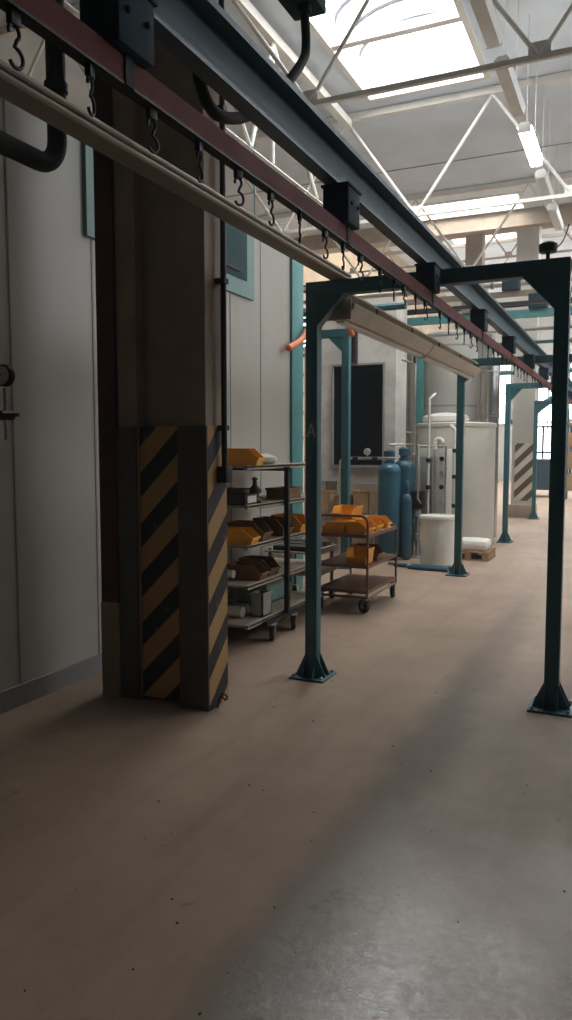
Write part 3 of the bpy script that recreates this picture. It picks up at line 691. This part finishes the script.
for k in range(6): MB().lathe([(.035, -.03), (.035, .0)], (-2.62, 11.245, .42+.21*k), 12, 'Y').build('dial', M_black if k % 2 else M_steel, pc)
MB().tube([(-2.98, 11.18, 1.66), (-2.55, 11.18, 1.66), (-2.55, 11.18, .3)], .014, 8).build('front_pipe', M_steel, pc)
MB().tube([(-2.72, 11.2, .15), (-2.72, 11.2, 1.6)], .014, 8).build('front_pipe', M_steel, pc)
pu = thing('pump', 'black pump with pipe couplings between vessels and barrel', 'pump', (-2.92, 11.02, 0))
MB().lathe([(.07, 0), (.07, .02), (.03, .03), (.03, .25), (.05, .26), (.05, .36), (.03, .37), (.03, .6), (.055, .61), (.055, .72), (.04, .74)], (-2.92, 11.02, 0), 14).build('body', M_grey, pu)
MB().box(-3.02, -2.83, 10.95, 11.11, .74, 1.0, .02).build('motor', M_black, pu)
MB().tube([(-2.985, 11.02, .3), (-2.82, 11.02, .3)], .02, 8).build('port', M_steel, pu)
MB().tube([(-2.985, 11.02, .55), (-2.82, 11.02, .55)], .02, 8).build('port', M_steel, pu)
for k, (pts, r, m_, lab) in enumerate([
    ([(-3.265, 10.70, 1.62), (-3.265, 10.70, 1.68), (-2.86, 10.78, 1.68), (-2.86, 10.78, .9), (-2.86, 10.95, .82)], .016, M_steel, 'steel pipe bridging from the tall vessel down to the pump'),
    ([(-2.80, 11.15, 0), (-2.80, 11.15, 2.35), (-2.80, 11.5, 2.45)], .02, M_pale, 'pale upright pipe in front of the pipe cabinet'),
    ([(-3.10, 11.42, 0), (-3.10, 11.42, 2.9), (-3.3, 11.42, 2.98)], .022, M_steel, 'steel upright pipe between the vessels and the cabinet'),
    ([(-2.53, 11.74, 0), (-2.53, 11.74, 1.9), (-2.62, 11.8, 1.98)], .03, M_barrel, 'white drain pipe beside the cabinet')]):
    t = thing('process_pipe', lab, 'pipe', (pts[0][0], pts[0][1], 0))
    MB().tube(pts, r, 10).build('pipe', m_, t)
    for z in (.5, .95, 1.35): 
        if pts[0][2] == 0: MB().lathe([(r+.014, 0), (r+.02, .01), (r+.02, .05), (r+.014, .06)], (pts[0][0], pts[0][1], z+.07*k), 12).build('fitting', M_black if k % 2 else M_steel, t)
# barrel
br = thing('plastic_barrel', 'white plastic barrel with a lid beside the blue vessels', 'barrel', (-2.47, 10.4, 0))
MB().lathe([(.20, 0), (.225, .012), (.232, .2), (.245, .36), (.238, .5), (.235, .645)], (-2.47, 10.4, 0), 32).build('body', M_barrel, br)
MB().lathe([(.238, .0), (.252, .004), (.254, .04), (.245, .055), (.20, .06), (.19, .045), (.02, .045)], (-2.47, 10.4, .645), 32).build('lid', M_barrel, br)
# floor pipes
for k, (p, q, r, m_, lab) in enumerate([((-2.98, 10.05, .03), (-2.18, 10.02, .03), .03, M_cyl, 'blue pipe on the floor in front of the barrel'),
     ((-2.75, 9.92, .028), (-2.2, 9.86, .028), .028, M_cyl2, 'deep blue pipe on the floor at the gantry foot'),
     ((-3.1, 10.2, .025), (-2.72, 10.0, .025), .025, M_grey, 'grey pipe on the floor below the vessels')]):
    t = thing('floor_pipe', lab, 'pipe', (Vector(p)+Vector(q))/2 * Vector((1, 1, 0)).length * 0 + Vector(((p[0]+q[0])/2, (p[1]+q[1])/2, 0)))
    MB().tube([p, q], r, 10).build('pipe', m_, t)
    d = (Vector(q)-Vector(p)).normalized()
    MB().tube([Vector(q)-d*.06, Vector(q)+d*.004], r+.008, 10).build('end_socket', m_, t)
# pallet + sack
pl = thing('pallet', 'wooden pallet carrying a white sack beside the tank', 'pallet', (-2.1, 11.35, 0))
for k in range(5): MB().box(-2.48, -1.88, 11.05+.13*k, 11.14+.13*k, .112, .132).build('top_board', M_wood, pl)
for x in (-2.43, -2.18, -1.93): MB().box(x-.045, x+.045, 11.05, 11.66, .02, .112).build('bearer', M_wood, pl)
for y in (11.08, 11.35, 11.62): MB().box(-2.48, -1.88, y-.04, y+.04, 0, .02).build('bottom_board', M_wood, pl)
s = MB().box(-.27, .27, -.24, .24, 0, .14, .05)
bmesh.ops.subdivide_edges(s.b, edges=s.b.edges[:], cuts=3, use_grid_fill=True)
for v in s.b.verts:
    if v.co.z > .05: v.co.z += .02*math.sin(9*v.co.x+1)*math.cos(8*v.co.y) + .015*(1-(v.co.x/.3)**2)
for f in s.b.faces: f.smooth = True
s = s.build('white_sack', M_sack, loc=(0, 0, 0)); s.location = (-2.2, 11.35, .133); tag(s, 'plump white sack lying on the wooden pallet', 'sack')
# tank
tk = thing('storage_tank', 'large beige cylindrical tank with a domed hatch', 'tank', (-2.78, 12.9, 0))
MB().lathe([(.60, 0), (.64, .02), (.65, .06), (.65, 1.97), (.665, 1.98), (.67, 2.03), (.64, 2.045), (.3, 2.07), (.02, 2.08)], (-2.78, 12.9, 0), 48).build('shell', M_tank, tk)
MB().lathe([(.36, 0), (.38, .02), (.38, .09), (.34, .12), (.2, .15), (.02, .165)], (-2.92, 12.75, 2.06), 32).build('hatch', M_barrel, tk)
p = [(-2.96, 12.2, .1), (-2.96, 12.2, 1.72)] + [(-2.96+.06-.06*math.cos(a), 12.2, 1.72+.06*math.sin(a)) for a in [PI*k/8 for k in range(1, 9)]]
MB().tube(p, .035, 10).build('overflow_pipe', M_barrel, tk)
MB().lathe([(.045, 0), (.045, .04)], (-2.96, 12.2, 1.45), 10).build('pipe_collar', M_white, tk)
# silo & ducts behind
sl = thing('grey_silo', 'tall pale cylinder behind the tank hatch', 'silo', (-3.25, 14.5, 0))
MB().lathe([(.5, 0), (.5, 3.75), (.4, 3.8), (.1, 3.82)], (-3.25, 14.5, 0), 40).build('shell', M_pale, sl)
for z in (1.2, 2.4, 3.5): MB().lathe([(.505, 0), (.505, .03)], (-3.25, 14.5, z), 40).build('band', M_grey, sl)
for k, (x, y, r, h) in enumerate(((-2.46, 14.25, .17, 3.2), (-2.60, 14.62, .11, 3.3))):
    d = thing('exhaust_duct', ['shiny stainless duct rising behind the tank', 'narrow stainless duct beside the silo'][k], 'duct', (x, y, 0))
    MB().tube([(x, y, 0), (x, y, h)], r, 28).build('pipe', M_stain, d)
    for z in (1.0, 2.2, 3.0): MB().lathe([(r+.012, 0), (r+.012, .03)], (x, y, z), 28).build('joint_band', M_steel, d)
# vertical pipes and teal post on the panel wall
tag(MB().box(-3.74, -3.62, 13.9, 14.02, 0, 3.6, .004).build('teal_post', M_teal2, loc=(-3.68, 13.96, 0)), 'slender teal post before the pale panel wall', 'post')
for k, (x, y, r, m_) in enumerate(((-4.0, 14.3, .035, M_steel), (-4.18, 14.3, .03, M_steel), (-3.86, 14.2, .022, M_black), (-4.42, 14.2, .06, M_tealw))):
    t = thing('vertical_pipe', ['steel pipe up the panel wall, next to the black one', 'steel pipe up the panel wall, between steel and teal pipes', 'thin black pipe up the pale panel wall', 'fat pale teal pipe at the oven corner'][k], 'pipe', (x, y, 0), 'pipes up the panel wall')
    MB().tube([(x, y, 0), (x, y, 3.7)], r, 10).build('pipe', m_, t)
    for z in (1.2, 2.6): MB().lathe([(r+.015, 0), (r+.015, .05)], (x, y, z+.1*k), 10).build('collar', M_steel, t)
tag(MB().tube(spline([(-4.0, 13.6, 2.05), (-3.8, 13.5, 1.92), (-3.5, 13.4, 1.93), (-3.3, 13.3, 2.05), (-3.1, 13.2, 2.1)]), .016, 8).build('hose', M_white, loc=(-3.5, 13.4, 1.9)), 'thin white hose sagging from the wall to the tank hatch', 'hose')

# overhead clutter past the second gantry
for k, (y, z, h, m_, lab, x0, x1) in enumerate([(14.6, 4.0, .14, M_teal2, 'bright teal cross girder above the tank', -8.95, 5.95), (15.4, 4.55, .10, M_conc, 'grey brown cross girder above the teal one', -8.95, 5.95),
        (13.0, 3.95, .05, M_black, 'dark thin crosswise pipe above the tank', -8.95, 5.95), (16.6, 5.3, .12, M_conc, 'highest grey brown cross girder before the bay girder', -8.95, 5.95)]):
    t = thing('cross_girder' if h > .06 else 'cross_pipe', lab, 'girder', (-2, y, z))
    MB().box(x0, x1, y-.05, y+.05, z, z+h).build('bar', m_, t)
    for x in (x0, x1): MB().box(x-.05 if x > 0 else x-.05, x+.05, y-.12, y+.12, z-.08, z+h+.08).build('wall_plate', M_grey, t)
for k, (x, z) in enumerate(((-2.9, 4.141), (-2.3, 4.651), (-1.7, 4.141))):
    yy = 15.4 if k == 1 else 14.6
    t = thing('equipment_box', ['grey drive box on the teal cross girder above the tank', 'dark drive box on the grey brown cross girder', 'dark blue drive box on the teal cross girder near the far column'][k], 'drive box', (x, yy, z))
    MB().box(x-.16, x+.16, yy-.15, yy+.15, z, z+.26, .02).build('housing', M_navy if k else M_conc, t)
    MB().lathe([(.05, 0), (.05, .08), (.03, .1)], (x, yy, z+.26), 12).build('motor_cap', M_grey, t)

# further lines crossing overhead
for k, (y, z, r, m_) in enumerate(((13.0, 3.55, .03, M_steel), (14.0, 4.7, .035, M_strut), (15.0, 4.3, .03, M_black), (16.2, 4.95, .05, M_steel), (17.2, 3.9, .04, M_teal))):
    t = thing('overhead_line', ['steel line crossing low over the tank', 'brown line crossing above the teal cross girder', 'black line crossing just past the teal cross girder', 'fat steel line crossing below the highest girder', 'teal line crossing near the far column'][k], 'pipe', (-2, y, z))
    MB().tube([(-8.98, y, z), (5.98, y, z)], r, 8).build('pipe', m_, t)
    for x in (-5.2, -3.4, -2.1, -.6): MB().lathe([(r+.02, -.03), (r+.02, .03)], (x+.2*k, y, z), 10, 'X').build('coupling', M_strut, t)
# far bay
fb = thing('waste_skip', 'dark blue skip on feet under the far window', 'skip', (-2.9, 27, 0))
MB().prism([(-3.5, 27, .25), (-2.5, 27, .25), (-2.4, 27, 1.25), (-3.6, 27, 1.25)], (0, 1.4, 0)).build('hopper', M_navy, fb)
MB().box(-3.64, -2.36, 26.97, 28.43, 1.22, 1.29, .01).build('rim', M_cyl2, fb)
for x in (-3.4, -2.6):
    for y in (27.1, 28.3): MB().box(x-.06, x+.06, y-.06, y+.06, 0, .25).build('foot', M_black, fb)
sr = thing('storage_rack', 'distant storage rack stacked with brown cartons', 'rack', (-1.5, 26, 0))
for x in (-2.05, -1.0):
    for y in (25.7, 26.4): MB().box(x-.04, x+.04, y-.04, y+.04, 0, 2.9).build('upright', M_teal, sr)
for z in (.35, 1.05, 1.75, 2.45): MB().box(-2.05, -1.0, 25.7, 26.4, z-.05, z).build('shelf', M_wood, sr)
for k, (x, z, h) in enumerate(((-1.78, .351, .5), (-1.28, .351, .42), (-1.78, 1.051, .5), (-1.28, 1.051, .36), (-1.78, 1.751, .4))):
    cx = thing('carton', ['brown carton on the bottom shelf of the distant rack, towards the skip', 'brown carton on the bottom shelf of the distant rack, away from the skip', 'brown carton on the second shelf of the distant rack, towards the skip', 'brown carton on the second shelf of the distant rack, away from the skip', 'brown carton alone on the third shelf of the distant rack'][k], 'carton', (x, 26, z), 'cartons on the distant rack')
    MB().box(x-.22, x+.22, 25.78, 26.3, z, z+h, .006).build('box', M_card, cx)
    MB().box(x-.03, x+.03, 25.775, 25.78, z+.05, z+h).build('tape', M_cream, cx)
rl = thing('guard_railing', 'dark guard railing in front of the far window', 'railing', (-3.6, 33, 0))
for k in range(7): MB().tube([(-4.6+.36*k, 33, 0), (-4.6+.36*k, 33, 2.6)], .045, 8).build('baluster', M_black, rl)
for z in (1.0, 1.5, 2.55): MB().tube([(-4.7, 33, z), (-2.3, 33, z)], .04, 8).build('rail', M_black, rl)
ap = thing('suction_arm', 'teal pipe arm arching across the far window', 'pipe', (-2.6, 24, 3))
MB().tube(spline([(-3.5, 24, 2.45), (-3.0, 24, 2.6), (-2.5, 24, 3.0), (-2.0, 24, 3.25), (-1.2, 24, 3.3), (1.0, 24, 3.3)]), .11, 12).build('arm', M_cyl, ap)
MB().tube([(-1.6, 24, 3.3), (-1.6, 24, ZF-.01)], .03, 8).build('drop_rod', M_grey, ap)
tag(MB().tube([(-4.6, 24.6, 4.0), (2, 24.6, 4.0)], .08, 10).build('water_main', M_teal, loc=(-2, 24.6, 4)), 'dark horizontal pipe above the arching arm', 'pipe')

# ------------------------------------------------------------------ roof trusses
def truss_x(y, label, z0=5.2, z1=6.78, x0=-8.7, x1=5.7, nodes=None, M_white=M_white):
    t = thing('roof_truss', label, 'truss', (-1.5, y, z0), 'white steel roof trusses')
    MB().box(x0, x1, y-.025, y+.025, z0-.025, z0+.025).build('lower_chord', M_white, t)
    MB().box(x0, x1, y-.045, y+.045, z1, z1+.1).build('upper_chord', M_white, t)
    lo = nodes
    for a in lo:
        MB().box(a-.1, a+.1, y-.008, y+.008, z0+.0, z0+.14).build('gusset_plate', M_white, t)
        for u in (a-1.13, a+1.13):
            if x0 < u < x1: MB().tube([(a, y, z0), (u, y, z1)], .024, 8).build('diagonal', M_white, t)
truss_x(7.6, 'white crosswise roof truss passing under the skylight', nodes=[-7.75, -5.49, -3.23, -.93, 1.3, 3.6])
truss_x(11.75, 'white crosswise roof truss at the skylight\'s far end', nodes=[-7.73, -5.47, -3.21, -.95, 1.31, 3.57])
truss_x(15.9, 'white crosswise roof truss before the far column', nodes=[-7.73, -5.47, -3.21, -.95, 1.31, 3.57])
truss_x(22.0, 'grey brown roof truss, first one in the far bay', z0=6.9, z1=8.6, nodes=[-7.9, -5.64, -3.38, -1.12, 1.14, 3.4], M_white=M_strut)
truss_x(27.0, 'grey brown roof truss, second one in the far bay', z0=6.9, z1=8.6, nodes=[-7.2, -4.94, -2.68, -.42, 1.84, 4.1], M_white=M_strut)
t = thing('roof_truss', 'white lengthwise roof truss above the booth', 'truss', (-4.3, 9, 5.2), 'white steel roof trusses')
MB().box(-4.36, -4.24, -3, 11.7, 6.66, 6.78).build('upper_chord', M_white, t)
MB().box(-4.31, -4.29, -3, 11.7, 5.185, 5.2).build('lower_chord', M_white, t)
for k in range(-3, 5):
    yu = 8.95 + 2.1*k; yl = yu - .55
    if yu < 9.5:
        MB().tube([(-4.3, yu, 6.66), (-4.3, yu-.6, 5.2)], .026, 8).build('diagonal', M_white, t)
        MB().tube([(-4.3, yu, 6.66), (-4.3, yu+1.5-.05, 5.2)], .032, 8).build('diagonal', M_white, t)
        MB().tube([(-4.3, yu, 6.66), (-4.3, yu, 5.2)], .026, 8).build('vertical_strut', M_white, t)
# lamps
L0 = None
lamps = [(7.1, 'unlit tube lamp beside the skylight, at the camera end of the row'), (8.75, 'unlit tube lamp hung under the crosswise truss by the skylight'), (10.45, 'lit white tube lamp hanging from the ceiling'), (12.15, 'unlit tube lamp just past the lit lamp'), (13.75, 'unlit tube lamp at the far end of the lamp row')]
def lamp(y, lab, lit):
    x, z, h = -1.36, 5.45, .6
    t = thing('ceiling_lamp', lab, 'lamp', (x, y, z), 'tube lamps in a row under the roof')
    MB().prism([(x-.07, y-h, z+.05), (x+.07, y-h, z+.05), (x+.05, y-h, z+.10), (x-.05, y-h, z+.10)], (0, 2*h, 0)).build('housing', M_white, t)
    MB().prism([(x-.085, y-h+.01, z+.05), (x-.06, y-h+.01, z-.03), (x+.06, y-h+.01, z-.03), (x+.085, y-h+.01, z+.05)], (0, 2*h-.02, 0)).build('diffuser', M_lamp if lit else M_diff, t)
    for s in (-1, 1):
        MB().box(x-.075, x+.075, y+s*h-.012, y+s*h+.012, z-.025, z+.07, .004).build('end_cap', M_white, t)
        MB().tube([(x, y+s*.4, z+.1), (x, y+s*.4, ZC-.012)], .005, 6).build('drop_rod', M_white, t)
for y, lab in lamps: lamp(y, lab, 'unlit' not in lab)
# tie rod from track towards the ceiling
tag(MB().tube([(-1.85, 5.0, 3.75), (-1.85, 8.6, 6.88)], .018, 8).build('tie_rod', M_grey, loc=(-1.85, 5, 3.75)), 'grey slanting tie rod rising to the skylight', 'rod') if False else None

# ------------------------------------------------------------------ world, camera
w = bpy.data.worlds.new('world'); sc.world = w; w.use_nodes = True
w.node_tree.nodes['Background'].inputs[0].default_value = (.8, .9, 1, 1); w.node_tree.nodes['Background'].inputs[1].default_value = .6
wv = w.node_tree.nodes.new('ShaderNodeVolumeScatter'); wv.inputs['Density'].default_value = HAZE; wv.inputs['Anisotropy'].default_value = .35
wv.inputs['Color'].default_value = (.92, .96, 1, 1)
w.node_tree.links.new(wv.outputs[0], w.node_tree.nodes['World Output'].inputs['Volume'])
cam = bpy.data.cameras.new('camera'); co_ = bpy.data.objects.new('camera', cam); col.objects.link(co_)
cam.sensor_fit = 'VERTICAL'; cam.sensor_height = 36; cam.lens = 760/1020*36; cam.clip_start = .05
yaw = math.radians(24.7); pit = math.atan(60/760)
co_.location = (0, 0, 1.6); co_.rotation_euler = (PI/2 - pit, 0, yaw)
sc.camera = co_
vs = sc.view_settings; vs.view_transform = 'Standard'; vs.look = 'None'; vs.gamma = 1; vs.use_curve_mapping = False
vs.exposure = -0.2
sc.cycles.volume_bounces = 0
sc.cycles.use_denoising = True
sc.cycles.max_bounces = 8; sc.cycles.diffuse_bounces = 5; sc.cycles.sample_clamp_indirect = 8
